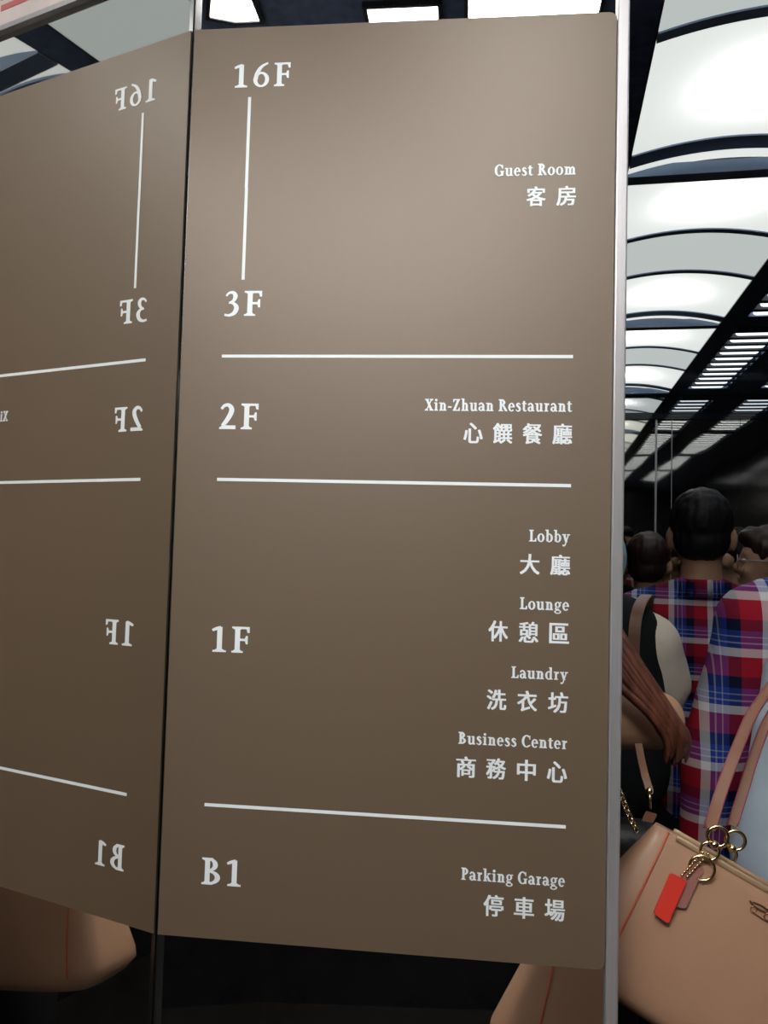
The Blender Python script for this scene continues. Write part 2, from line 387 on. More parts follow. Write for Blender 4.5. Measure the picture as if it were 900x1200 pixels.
b = box(.106, .404, -.001, .0034, 2.052, 2.176); b.transform(inv); obj('paper', b, M['paper'], t)
b = merge([box(.13 + .09 * k, .20 + .09 * k, -.0016, -.0011, z, z + .007) for k in range(3) for z in (2.072, 2.085, 2.10, 2.115, 2.14)]); b.transform(inv); obj('print', b, M['red_ink'], t)

# door end of the car: black mirror-polished transom and doors
HEAD = 2.115
struct(obj('wall_front', carbox(-0.75, U_R, V_DOOR, V_DOOR + .04, HEAD, CEIL + .12), M['transom']))
struct(obj('trim_3', carbox(-0.75, U_R, V_DOOR - .015, V_DOOR + .04, HEAD - .03, HEAD), M['black_gloss']))
def door(n, u0, u1):
    d = struct(obj('door_%d' % n, carbox(u0, u1, V_DOOR, V_DOOR + .035, 0.01, HEAD - .03), M['door']))
    return d
u_s1, u_s2 = 0.478, 0.545
door(1, -0.2, u_s1 - .004); door(2, u_s1 + .004, u_s2 - .002); door(3, u_s2 + .002, 0.83); door(4, 0.832, 0.96)
struct(obj('trim_4', carbox(u_s1 - .004, u_s1 + .004, V_DOOR - .004, V_DOOR + .03, 0, HEAD - .03), M['steel']))
struct(obj('trim_5', carbox(u_s2 - .0015, u_s2 + .0015, V_DOOR - .003, V_DOOR + .03, 0, HEAD - .03), M['steel']))
bm = bmesh.new(); capsule(bm, car(0.985, V_DOOR - .0, 0), .028, car(0.985, V_DOOR - .0, HEAD - .06), .028, 20)
struct(obj('trim_6', bm, M['door'], None, True))
struct(obj('wall_return', carbox(1.015, U_R, V_DOOR - .002, V_DOOR + .035, 0, HEAD - .03), M['door']))
struct(obj('wall_jamb', carbox(-0.75, -0.2, V_DOOR - .002, V_DOOR + .035, 0, HEAD - .03), M['dark_wall']))

# ================================================================== the directory sign
def V_(x, y0, y1, w=.19): return [[(x - w / 2, y0), (x + w / 2, y0), (x + w / 2, y1), (x - w / 2, y1)]]
def Hh(x0, x1, y, t=.075): return [[(x0, y), (x1, y), (x1, y + t), (x0, y + t)]]
def SF(x, y, hw=.2, t=.07, up=1):
    r = [[(x - hw, y), (x + hw, y), (x + hw, y + t), (x - hw, y + t)]]
    if up > 0: r.append([(x - hw * .8, y + t), (x + hw * .8, y + t), (x + .07, y + t + .07), (x - .07, y + t + .07)])
    else: r.append([(x - .07, y - .07), (x + .07, y - .07), (x + hw * .8, y), (x - hw * .8, y)])
    return r
def AR(cx, cy, rx, ry, a0, a1, wv, wh, n=22):
    P = []
    for i in range(n):
        qs = []
        for a in (a0 + (a1 - a0) * i / n, a0 + (a1 - a0) * (i + 1) / n):
            c, s = math.cos(math.radians(a)), math.sin(math.radians(a))
            qs.append(((cx + rx * c, cy + ry * s), (cx + (rx - wv) * c, cy + (ry - wh) * s)))
        P.append([qs[0][0], qs[1][0], qs[1][1], qs[0][1]])
    return P
def DOT(x, y, r): return [[(x + r * math.cos(2 * PI * k / 14), y + r * math.sin(2 * PI * k / 14)) for k in range(14)]]
def T(pts, n=6):
    q = catmull(pts, n); P = []; L = []
    for i, (x, y, w) in enumerate(q):
        x0, y0, _ = q[max(i - 1, 0)]; x1, y1, _ = q[min(i + 1, len(q) - 1)]
        d = math.hypot(x1 - x0, y1 - y0) or 1; nx, ny = -(y1 - y0) / d * w / 2, (x1 - x0) / d * w / 2
        L.append(((x + nx, y + ny), (x - nx, y - ny)))
    for a, b in zip(L, L[1:]): P.append([a[0], b[0], b[1], a[1]])
    return P
def LN_(x0, y0, x1, y1, w): return [[(x0 - w / 2, y0), (x0 + w / 2, y0), (x1 + w / 2, y1), (x1 - w / 2, y1)]]
def narch(x): return T([(x + .06, .50, .05), (x + .17, .635, .085), (x + .29, .60, .13), (x + .345, .47, .18), (x + .345, .35, .18)])
def stemx(x, foot=.17): return V_(x, 0, .69, .17) + SF(x, 0, foot) + Hh(x - .2, x, .62, .07)
CAPST = V_(.22, 0, 1) + SF(.22, 0, .21) + SF(.22, .93, .21, .07, -1)
GL = {
 '1': (V_(.32, 0, .97, .19) + SF(.32, 0, .25) + T([(.04, .83, .09), (.2, .90, .12), (.36, .965, .08)]), .64),
 '6': (AR(.36, .31, .32, .325, 0, 360, .165, .09) + T([(.135, .31, .17), (.17, .52, .17), (.28, .75, .15), (.42, .90, .11), (.62, 1.0, .08)]), .74),
 '3': (T([(.08, .80, .07), (.18, .92, .09), (.34, .93, .13), (.42, .80, .17), (.36, .62, .12), (.2, .53, .07)]) +
       T([(.18, .53, .07), (.36, .50, .11), (.47, .34, .18), (.40, .13, .16), (.22, .03, .11), (.03, .05, .09)]), .66),
 '2': (T([(.07, .78, .10), (.17, .91, .12), (.33, .94, .14), (.45, .80, .19), (.42, .60, .19), (.28, .34, .17), (.12, .12, .14)]) + [[(0, 0), (.62, 0), (.62, .15), (.13, .15), (0, .06)]], .72),
 'F': (CAPST + Hh(.22, .66, .91, .09) + [[(.66, .91), (.66, .77), (.58, .77), (.54, .91)]] + Hh(.22, .54, .46, .09) + [[(.60, .34), (.60, .66), (.53, .66), (.49, .55), (.49, .46), (.53, .34)]], .74),
 'B': (CAPST + AR(.27, .745, .34, .255, -90, 90, .19, .085) + AR(.27, .27, .44, .27, -90, 90, .20, .09) + Hh(.22, .3, .915, .085) + Hh(.22, .3, 0, .085) + Hh(.22, .3, .46, .085), .80),
 'P': (CAPST + AR(.27, .71, .40, .29, -90, 90, .19, .08) + Hh(.22, .3, .92, .08) + Hh(.22, .3, .42, .08), .74),
 'R': (CAPST + AR(.27, .735, .37, .265, -90, 90, .19, .08) + Hh(.22, .3, .92, .08) + Hh(.22, .3, .47, .08) + [[(.36, .48), (.54, .50), (.84, .06), (.84, 0), (.66, 0)]], .88),
 'L': (CAPST + Hh(.22, .68, 0, .085) + [[(.68, 0), (.68, .28), (.62, .28), (.55, .085), (.55, 0)]], .74),
 'G': (AR(.47, .5, .44, .52, 50, 310, .20, .085) + V_(.75, .03, .42, .18) + Hh(.58, .92, .38, .065) + [[(.74, .66), (.80, .66), (.80, .99), (.74, .93)]] + T([(.70, .86, .09), (.76, .76, .06)]) + T([(.70, .06, .09), (.80, .12, .1)]), .96),
 'C': (AR(.47, .5, .44, .52, 48, 310, .20, .085) + [[(.74, .66), (.80, .66), (.80, .99), (.74, .93)]] + T([(.72, .10, .10), (.80, .20, .05)]), .86),
 'X': (LN_(.16, 1, .66, 0, .22) + LN_(.66, 1, .14, 0, .085) + SF(.17, .93, .18, .07, -1) + SF(.64, .93, .16, .07, -1) + SF(.15, 0, .16) + SF(.66, 0, .19), .84),
 'Z': (Hh(.06, .70, .915, .085) + Hh(.04, .70, 0, .085) + LN_(.15, .02, .58, .98, .21) + [[(.06, .74), (.11, .74), (.2, .93), (.06, .93)]] + [[(.70, 0), (.70, .28), (.64, .28), (.56, .08)]], .78),
 'u': (V_(.2, .14, .69, .17) + Hh(.0, .2, .62, .07) + T([(.2, .18, .17), (.25, .06, .14), (.38, .045, .1), (.54, .14, .06)]) + V_(.58, 0, .69, .17) + Hh(.42, .58, .62, .07) + Hh(.58, .76, 0, .07), .80),
 'e': (AR(.33, .345, .30, .365, -2, 318, .165, .07) + Hh(.14, .60, .34, .065), .67),
 's': (T([(.45, .55, .06), (.34, .665, .08), (.19, .63, .14), (.16, .50, .16), (.32, .36, .18), (.43, .22, .16), (.38, .07, .13), (.22, .02, .08), (.06, .13, .06)]), .56),
 't': (V_(.21, .12, .86, .17) + Hh(.03, .45, .62, .075) + T([(.21, .16, .17), (.26, .06, .13), (.38, .045, .08), (.47, .09, .05)]), .50),
 'o': (AR(.35, .345, .33, .365, 0, 360, .17, .065), .73),
 'n': (stemx(.22) + narch(.22) + V_(.565, 0, .42, .18) + SF(.565, 0, .17), .80),
 'm': (stemx(.22) + narch(.22) + V_(.565, 0, .42, .18) + SF(.565, 0, .16) + narch(.565) + V_(.91, 0, .42, .18) + SF(.91, 0, .17), 1.14),
 'i': (stemx(.22) + DOT(.21, .90, .11), .45),
 '-': (Hh(.05, .38, .26, .11), .45),
 'h': (V_(.22, 0, 1.04, .17) + SF(.22, 0, .17) + Hh(.02, .22, .97, .07) + narch(.22) + V_(.565, 0, .42, .18) + SF(.565, 0, .17), .80),
 'a': (V_(.50, .10, .48, .17) + T([(.10, .52, .12), (.18, .645, .10), (.36, .65, .11), (.50, .48, .17)]) + AR(.28, .20, .25, .21, 20, 360, .16, .065) + T([(.50, .14, .16), (.56, .05, .10), (.67, .07, .06)]), .70),
 'r': (stemx(.22) + T([(.28, .48, .06), (.36, .60, .11), (.47, .62, .15)]), .56),
 'b': (V_(.20, .05, 1.04, .17) + Hh(0, .2, .97, .07) + AR(.38, .345, .32, .365, -165, 165, .17, .07), .76),
 'd': (AR(.36, .345, .32, .365, 15, 345, .17, .07) + V_(.56, 0, 1.04, .17) + Hh(.40, .56, .97, .07) + Hh(.56, .73, 0, .07), .79),
 'y': (LN_(.17, .67, .40, .02, .19) + LN_(.60, .67, .28, -.24, .075) + T([(.30, -.2, .07), (.18, -.29, .11), (.06, -.25, .12)]) + Hh(0, .34, .62, .07) + Hh(.46, .74, .62, .07), .74),
 'g': (AR(.33, .46, .27, .245, 0, 360, .145, .06) + AR(.34, -.13, .32, .165, 0, 360, .11, .06) + T([(.20, .26, .06), (.14, .15, .11), (.22, .07, .13), (.46, .06, .13)]) + T([(.48, .62, .06), (.58, .66, .08), (.68, .64, .10)]), .71),
 'k': (V_(.20, 0, 1.04, .17) + SF(.20, 0, .17) + Hh(0, .2, .97, .07) + LN_(.30, .30, .56, .64, .085) + LN_(.40, .42, .62, .02, .19) + Hh(.44, .72, .62, .07) + Hh(.52, .80, 0, .07), .80),
 ' ': ([], .34),
}
sign = thing('directory_sign', 'tall brown metal floor directory sign with white lettering on the mirrored lift wall', 'sign', Matrix.Translation((0, 0, SIGN_BOTTOM)))
b = bmesh.new(); rr = 0.007
out = [(0, 0), (0, H)]
def corner(cx, cy, a0): return [(cx + rr * math.cos(math.radians(a0 - 90 * k / 6)), cy + rr * math.sin(math.radians(a0 - 90 * k / 6))) for k in range(7)]
out = [(0.0006, 0), (0.0006, H)] + corner(W - .004 - rr, H - rr, 90) + corner(W - .004 - rr, rr, 0)
fr = [b.verts.new((x, 0, z)) for x, z in out]; bk = [b.verts.new((x, .0034, z)) for x, z in out]
b.faces.new(fr); b.faces.new(bk[::-1])
for i in range(len(out)): b.faces.new((fr[i], fr[i - 1], bk[i - 1], bk[i]))
obj('plate', b, M['sign'], sign)
def flat(polys, name, tr, rows=64):     # printed lettering: thin film on the plate, overlapping strokes merged row by row
    Q = [[tr(x, y) for x, y in p] for p in polys]
    z0 = min(p[1] for q in Q for p in q); z1 = max(p[1] for q in Q for p in q); dz = (z1 - z0) / rows
    b = bmesh.new()
    for r in range(rows):
        zl, zh = z0 + r * dz, z0 + (r + 1) * dz; z = (zl + zh) / 2; iv = []
        for q in Q:
            xs = []
            for i in range(len(q)):
                (xa, za), (xb, zb) = q[i - 1], q[i]
                if (za > z) != (zb > z): xs.append(xa + (z - za) / (zb - za) * (xb - xa))
            xs.sort(); iv += list(zip(xs[::2], xs[1::2]))
        iv.sort(); run = []
        for x0, x1 in iv:
            if run and x0 <= run[-1][1] + 1e-6: run[-1][1] = max(run[-1][1], x1)
            else: run.append([x0, x1])
        for x0, x1 in run: b.faces.new([b.verts.new(p) for p in ((x0, -.0005, zl), (x1, -.0005, zl), (x1, -.0005, zh), (x0, -.0005, zh))])
    return obj(name, b, M['ink'], sign, fix=False)
def text(s, x0, x1, z0, cap, name, spc=0.0):
    polys = []; x = 0
    for ch in s:
        g, adv = GL[ch]
        for dx, dy in (((0, 0),) if cap > .02 else ((-.022, 0), (.022, 0), (0, .012), (0, -.012))): polys += [[(px + x + dx, py + dy) for px, py in p] for p in g]
        x += adv + spc
    xs = [p[0] for q in polys for p in q]; a, c = min(xs), max(xs); k = (x1 - x0) / (c - a)
    return flat(polys, name, lambda px, py: (x0 + (px - a) * k, z0 + py * cap), 110 if cap > .02 else 72)
def line(x0, z0, x1, z1, t, name):
    if x0 == x1 or abs(x1 - x0) < abs(z1 - z0): return flat([[(x0 - t / 2, z0), (x0 + t / 2, z0), (x1 + t / 2, z1), (x1 - t / 2, z1)]], name, lambda x, y: (x, y), 2)
    return flat([[(x0, z0 - t / 2), (x1, z1 - t / 2), (x1, z1 + t / 2), (x0, z0 + t / 2)]], name, lambda x, y: (x, y), 1)
for s, x0, x1, z, h, sp in (('16F', .0433, .1006, .8274, .0242, .13), ('3F', .0425, .0800, .5962, .0250, .09), ('2F', .0418, .0805, .4843, .0252, .09),
                        ('1F', .0423, .0797, .2686, .0248, .12), ('B1', .0415, .0797, .0499, .0248, .12)):
    text(s, x0, x1, z, h, 'floor_number', sp)
R_E = .3797
for s, x0, z, h in (('Guest Room', .3034, .7310, .0112), ('Xin-Zhuan Restaurant', .2421, .5042, .0112), ('Lobby', .3422, .3823, .0108), ('Lounge', .3348, .3195, .0108),
                    ('Laundry', .3282, .2560, .0105), ('Business Center', .2809, .1936, .0107), ('Parking Garage', .2862, .0708, .0108)):
    text(s, x0, R_E, z, h, 'floor_name', 0.06)
for z in (.5563, .4350, .1240): line(.0417, z, .3798, z, .0031, 'divider_line')
line(.0600, .8173, .0604, .6323, .0031, 'range_line')
# Chinese names: the built-in font's own glyphs, made heavier in the uprights like a serif Ming face
def glyph(ch):
    cu = bpy.data.curves.new('g', 'FONT'); cu.body = ch; cu.size = 1; cu.resolution_u = 3
    o = bpy.data.objects.new('g', cu); COL.objects.link(o)
    me = bpy.data.meshes.new_from_object(o.evaluated_get(bpy.context.evaluated_depsgraph_get()))
    P = [[(me.vertices[i].co.x, me.vertices[i].co.y) for i in p.vertices] for p in me.polygons]
    bpy.data.objects.remove(o); bpy.data.curves.remove(cu); bpy.data.meshes.remove(me)
    return P
for s, xl, zb, h in (('客房', .3344, .7012, .0187), ('心饌餐廳', .2798, .4737, .0190), ('大廳', .3347, .3520, .0185), ('休憩區', .3069, .2890, .0188),
                     ('洗衣坊', .3066, .2262, .0183), ('商務中心', .2799, .1633, .0186), ('停車場', .3076, .0402, .0187)):
    n = len(s); gw = .0172; polys = []
    for i, ch in enumerate(s):
        P = glyph(ch); xs = [p[0] for q in P for p in q]; ys = [p[1] for q in P for p in q]
        x0, y0, wx, wy = min(xs), min(ys), max(xs) - min(xs), max(ys) - min(ys)
        cx = xl + gw / 2 + (R_E - .0 - xl - gw) * i / (n - 1)
        sx = gw / max(wx, .86); sy = h / max(wy, .86)
        for dx, dy in ((-.026, -.010), (0, -.010), (.026, -.010), (-.026, .010), (0, .010), (.026, .010)):
            polys += [[(cx + (px - x0 - wx / 2 + dx) * sx, zb + h / 2 + (py - y0 - wy / 2 + dy) * sy) for px, py in q] for q in P]
    flat(polys, 'floor_name', lambda x, y: (x, y))

# ================================================================== people
def hand_prims(bm, w, d, side):          # wrist point, forearm direction; relaxed curled hand
    d = d.normalized(); s = Vector((side, 0, 0)); s = (s - d * d.dot(s)).normalized(); f = d.cross(s).normalized()
    if f.y < 0: f = -f
    ball(bm, w + d * .055, (.022, .040, .052), Matrix((s, f, d)).transposed())
    for k, (o, L) in enumerate(((.028, .068), (.010, .078), (-.009, .072), (-.026, .056))):
        a = w + d * .085 + f * o; m = a + d * L * .55 - s * .012; e = m + d * L * .40 - s * .026
        capsule(bm, a, .0088, m, .008, 8); capsule(bm, m, .008, e, .007, 8)
    a = w + d * .03 + f * .03; m = a + d * .035 + f * .022; capsule(bm, a, .011, m, .010, 8); capsule(bm, m, .010, m + d * .03 + f * .003 - s * .01, .008, 8)
ARM = ((0.235, 0.0, 1.12), (0.245, 0.06, 0.87))
def torso(bm, g=0.0, low=0.86):
    ball(bm, (0, 0, 1.25), (.165 + g, .108 + g, .19 + g)); ball(bm, (0, 0, 1.07), (.138 + g, .10 + g, .20))
    ball(bm, (0, -.005, .93), (.158 + g, .115 + g, .13 + g))
    capsule(bm, (-.145, -.005, 1.36), .062 + g, (.145, -.005, 1.36), .062 + g)
    for s in (-1, 1): capsule(bm, (0, -.012, 1.425), .056 + g * .6, (s * .13, -.008, 1.375), .05 + g)
def make_person(px_root, yaw, s, label, shirt, hair, skin='skin', trousers='black_cloth', sleeve=1.0, arms=None, long_hair=False, group=None, sleeve_mat=None, vox=.0085, collar=True, glasses=False, mask=False, head_turn=0.0):
    mw = Matrix.Translation(px_root) @ Matrix.Rotation(yaw, 4, 'Z') @ Matrix.Scale(s, 4)
    p = thing('person', label, 'person', mw, group)
    arms = arms or {}
    A_ = {sd: [Vector(q) for q in arms.get(sd, (Vector((sd * ARM[0][0], *ARM[0][1:])), Vector((sd * ARM[1][0], *ARM[1][1:]))))] for sd in (-1, 1)}
    HT = Matrix.Translation((0, 0, 0)) @ Matrix.Rotation(head_turn, 4, 'Z')
    b = bmesh.new()
    ball(b, (0, .005, 1.595), (.076, .096, .105)); ball(b, (0, .038, 1.535), (.056, .062, .062)); ball(b, (0, .082, 1.497), (.026, .022, .020))
    capsule(b, (0, .098, 1.600), .009, (0, .117, 1.562), .013, 8); ball(b, (-.011, .108, 1.558), .010); ball(b, (.011, .108, 1.558), .010)
    for sd in (-1, 1):
        ball(b, (sd * .083, -.004, 1.578), (.012, .022, .034)); ball(b, (sd * .036, .078, 1.556), (.026, .020, .022)); capsule(b, (sd * .018, .094, 1.617), .009, (sd * .048, .083, 1.617), .008, 8)
    ball(b, (0, .094, 1.527), (.024, .010, .011))
    b.transform(HT)
    capsule(b, (0, -.012, 1.38), .060, (0, -.004, 1.53), .054); torso(b)
    for sd in (-1, 1):
        sh = Vector((sd * .175, -.004, 1.352)); el, wr = A_[sd]
        ball(b, sh, .058); capsule(b, sh, .052, el, .039); capsule(b, el, .040, el.lerp(wr, .35), .040); capsule(b, el.lerp(wr, .35), .040, wr, .026)
        hand_prims(b, wr, wr - el, sd)
        capsule(b, (sd * .085, 0, .90), .088, (sd * .09, .012, .49), .056); capsule(b, (sd * .09, -.015, .38), .054, (sd * .09, -.015, .09), .037); capsule(b, (sd * .09, .012, .49), .055, (sd * .09, -.015, .36), .054)
        capsule(b, (sd * .09, -.04, .040), .034, (sd * .10, .13, .026), .026)
    body = link('body', melt(b, vox, 4), M[skin], p, True)
    for sd in (-1, 1):
        b = bmesh.new(); ball(b, HT @ Vector((sd * .033, .0865, 1.590)), (.0145, .010, .0085)); e = obj('eye', b, M['eye_white'], p, True)
        b = bmesh.new(); ball(b, HT @ Vector((sd * .033, .0945, 1.590)), (.0055, .003, .0055)); obj('iris', b, M['iris'], e, True)
    b = bmesh.new(); ball(b, HT @ Vector((0, .1035, 1.531)), (.021, .005, .0045)); ball(b, HT @ Vector((0, .1025, 1.522)), (.018, .005, .0052)); obj('lips', b, M['lips'], p, True)
    b = bmesh.new(); ball(b, (0, -.014, 1.632), (.086, .104, .091)); ball(b, (0, -.040, 1.575), (.076, .066, .062)); ball(b, (0, .06, 1.672), (.066, .048, .038))
    for sd in (-1, 1): capsule(b, (sd * .076, .028, 1.64), .012, (sd * .077, .034, 1.595), .006, 8)
    if long_hair:
        for a in range(-8, 9):
            x = a * .0125
            capsule(b, (x * .8, -.075 + abs(x) * .35, 1.60), .020, (x * 1.15, -.115 + abs(x) * .5, 1.38), .022, 8); capsule(b, (x * 1.15, -.115 + abs(x) * .5, 1.38), .022, (x * 1.1, -.125 + abs(x) * .3, 1.18 + .05 * math.sin(a * 2.1)), .008, 8)
    b.transform(HT)
    link('hair', melt(b, .0075, 3, (.0045, (60, 60, 26))), M[hair], p, True)
    b = bmesh.new(); torso(b, .016)
    for sd in (-1, 1):
        sh = Vector((sd * .178, -.004, 1.352)); el, wr = A_[sd]; ball(b, sh, .073)
        if sleeve > .5: capsule(b, sh, .069, el, .056); capsule(b, el, .056, el.lerp(wr, .88 if sleeve >= 1 else .2), .044)
        else: capsule(b, sh, .069, sh.lerp(el, (.34 if sleeve < .35 else .55)), .064)
    link('shirt', melt(b, .011, 4, (.007, (14, 14, 9))), M[shirt], p, True)
    if collar:
        b = bmesh.new(); n = 22
        for i in range(n):
            a0, a1 = [2 * PI * k / n + PI / 2 for k in (i, i + 1)]
            q = lambda a, r, z: Vector((r * math.cos(a) * 1.0, r * math.sin(a) * 1.0 - .010, z + .012 * (1 - math.sin(a)) / 2))
            quad_box(b, [q(a0, .080, 1.412), q(a1, .080, 1.412), q(a1, .088, 1.408), q(a0, .088, 1.408), q(a0, .062, 1.452), q(a1, .062, 1.452), q(a1, .071, 1.455), q(a0, .071, 1.455)])
        obj('collar', b, M[shirt], p, True)
    b = bmesh.new(); ball(b, (0, -.005, .93), (.163, .120, .12))
    for sd in (-1, 1): capsule(b, (sd * .085, 0, .90), .095, (sd * .09, .012, .49), .070); capsule(b, (sd * .09, .012, .49), .070, (sd * .09, -.015, .12), .060)
    link('trousers', melt(b, .013, 3, (.006, (12, 12, 8))), M[trousers], p, True)
    for sd in (-1, 1):
        b = bmesh.new(); capsule(b, (sd * .09, -.045, .043), .042, (sd * .10, .14, .034), .034); obj('shoe', b, M['shoe'], p, True)
    if glasses:
        b = bmesh.new()
        for sd in (-1, 1):
            ring(b, HT @ Vector((sd * .034, .108, 1.588)), .022, .0018, HT @ Vector((0, 1, 0)), 20, 6)
            tube(b, [HT @ Vector(q) for q in ((sd * .056, .105, 1.592), (sd * .080, .06, 1.592), (sd * .086, -.01, 1.588))], .002, 6)
        tube(b, [HT @ Vector(q) for q in ((-.012, .110, 1.592), (.012, .110, 1.592))], .002, 6); obj('glasses', b, M['steel'], p, True)
    if mask:
        b = bmesh.new(); rows = []
        for j in range(7):
            z = 1.575 - .095 * j / 6; bul = .014 * math.sin(PI * (j + .8) / 7.6)
            rows.append([b.verts.new(HT @ Vector((math.sin(t) * (.074 - .004 * abs(j - 3)), .030 + math.cos(t) * (.088 + bul) * (1 - .10 * (j / 6) ** 2), z + .018 * (1 - math.cos(t))))) for t in [(-80 + 160 * i / 14) * PI / 180 for i in range(15)]])
        for r0, r1 in zip(rows, rows[1:]):
            for i in range(14): b.faces.new((r0[i], r0[i + 1], r1[i + 1], r1[i]))
        geo = bmesh.ops.extrude_face_region(b, geom=b.faces[:]); 
        for v in [g for g in geo['geom'] if isinstance(g, bmesh.types.BMVert)]: v.co += (HT @ Vector((0, .003, 0)))
        obj('face_mask', b, M['mask_blue'], p, True)
    return p
def root_at(px, py, v): q = at(px, py, v); return Vector((q.x, q.y, 0)), q.z
def to_local(p, q): return p.matrix_world.inverted() @ q

# man in plaid with his back to the viewer, facing the doors
VA = 2.30
r, z = root_at(822, 571, VA)
make_person(r, -A - .12, z / 1.724, 'short-haired man seen from behind in red and blue plaid shirt', 'plaid', 'hair_black', trousers='denim', group=None)
# nearer person in the same plaid: only shoulder and sleeve in the frame
VB = 1.56
r, z = root_at(846, 716, VB); s = z / 1.372
make_person(r + EU * .236 * s, -A, s, 'nearer person in red and blue plaid, shoulder and sleeve cut by the photo edge', 'plaid', 'hair_black', trousers='denim', long_hair=True,
            arms={-1: ((-.255, -.02, 1.11), (-.262, .02, .86))})
# person in light blue T-shirt carrying the tan handbag
VC = 1.16
r, z = root_at(880, 930, VC); s = 0.955
pc = make_person(r + EU * .262 * s, -A + PI, s, 'person in a light blue T-shirt with the tan handbag hanging at their side', 'light_blue', 'hair_black', trousers='black_cloth', sleeve=.8, collar=False,
            arms={1: ((.235, .0, 1.11), (.225, .02, .87))})
# woman with long auburn hair, bare bent arm
VD = 1.20
mwD = None
r = Vector((*at(632, 700, VD).xy, 0)); sD = 0.93
yD = -A - PI / 2
tmp = Matrix.Translation(r) @ Matrix.Rotation(yD, 4, 'Z') @ Matrix.Scale(sD, 4)
el = tmp.inverted() @ at(768, 843, VD - .14); wr = tmp.inverted() @ at(700, 838, VD + .04)
pd = make_person(r, yD, sD, 'woman with long auburn hair over her bare bent arm, half hidden by the sign edge', 'pink_cloth', 'hair_auburn', skin='skin_dark', trousers='black_cloth', sleeve=.3, collar=False, long_hair=True, arms={1: (el, wr)})
b = bmesh.new(); rnd = random.Random(3); inv = pd.matrix_world.inverted()
for i in range(46):
    t = rnd.random(); u = rnd.gauss(0, 1)
    lo = ((690, 730), (700, 765), (722, 801), (759, 836), (779, 866), (778, 890)); hi = ((712, 715), (728, 742), (752, 780), (788, 836), (806, 868), (803, 886))
    top, m1, m2, m3, m4, e = [(p[0] + (q[0] - p[0]) * t + 1.5 * u, p[1] + (q[1] - p[1]) * t + (4 * u if k == 5 else 0)) for k, (p, q) in enumerate(zip(lo, hi))]
    vv = VD - .20 - .02 * rnd.random()
    pts = catmull([tuple(at(*q, vv + dv)) for q, dv in ((top, .03), (m1, .01), (m2, 0), (m3, -.005), (m4, 0), (e, .01))], 5)
    n = len(pts); tube(b, [inv @ Vector(q) for q in pts], [(.0055 if k < n - 8 else .0055 * (n - k) / 8 + .0008) for k in range(n)], 6)
obj('hair_lock', b, M['hair_auburn'], pd, True)
b = bmesh.new(); sh = Vector((.178, -.004, 1.352)); d = (el - sh)
ring(b, sh + d * .36, .066, .010, d, 24, 8); o = obj('sleeve_cuff', b, M['white_cloth'], pd, True)
# person in black vest over cream sleeves, back to the viewer, masked face turned to the side
VE = 1.70
r, z = root_at(660, 655, VE); sE = .945
tmp = Matrix.Translation(r) @ Matrix.Rotation(-A, 4, 'Z') @ Matrix.Scale(sE, 4)
el = tmp.inverted() @ at(779, 802, VE + .01); wr = tmp.inverted() @ at(752, 880, VE + .06)
pe = make_person(r, -A, sE, 'person in black vest over cream sleeves, blue face mask just showing past the sign', 'cream', 'hair_black', trousers='black_cloth', arms={1: (el, wr)}, collar=False, glasses=True, mask=True, head_turn=-PI / 2)
b = bmesh.new(); ball(b, (0, 0, 1.23), (.190, .140, .20)); ball(b, (0, 0, 1.07), (.172, .135, .21)); ball(b, (0, -.005, .95), (.182, .140, .13))
for q in (-1, 1): capsule(b, (q * .112, -.010, 1.365), .098, (q * .118, -.010, 1.1), .108)
link('vest', melt(b, .010, 5), M['vest'], pe, True)
# dark-haired person farther back, only the head showing
r, z = root_at(760, 622, 3.08)
make_person(r, -A - .2, z / 1.724, 'person with dark brown hair in black, between the masked person and the plaid man', 'black_cloth', 'hair_brown', skin='skin_dark', vox=.010, collar=False)
# people near the doors
r, z = root_at(862, 617, 3.38)
make_person(r, -A + .9, z / 1.724, 'short-haired person in dark clothes between the plaid man and the doors', 'dark_cloth', 'hair_black', vox=.010)
r, z = root_at(905, 612, 2.72)
make_person(r, -A + 1.35, z / 1.724, 'person with glasses and olive top at the right edge near the doors', 'olive', 'hair_brown', vox=.010, glasses=True)

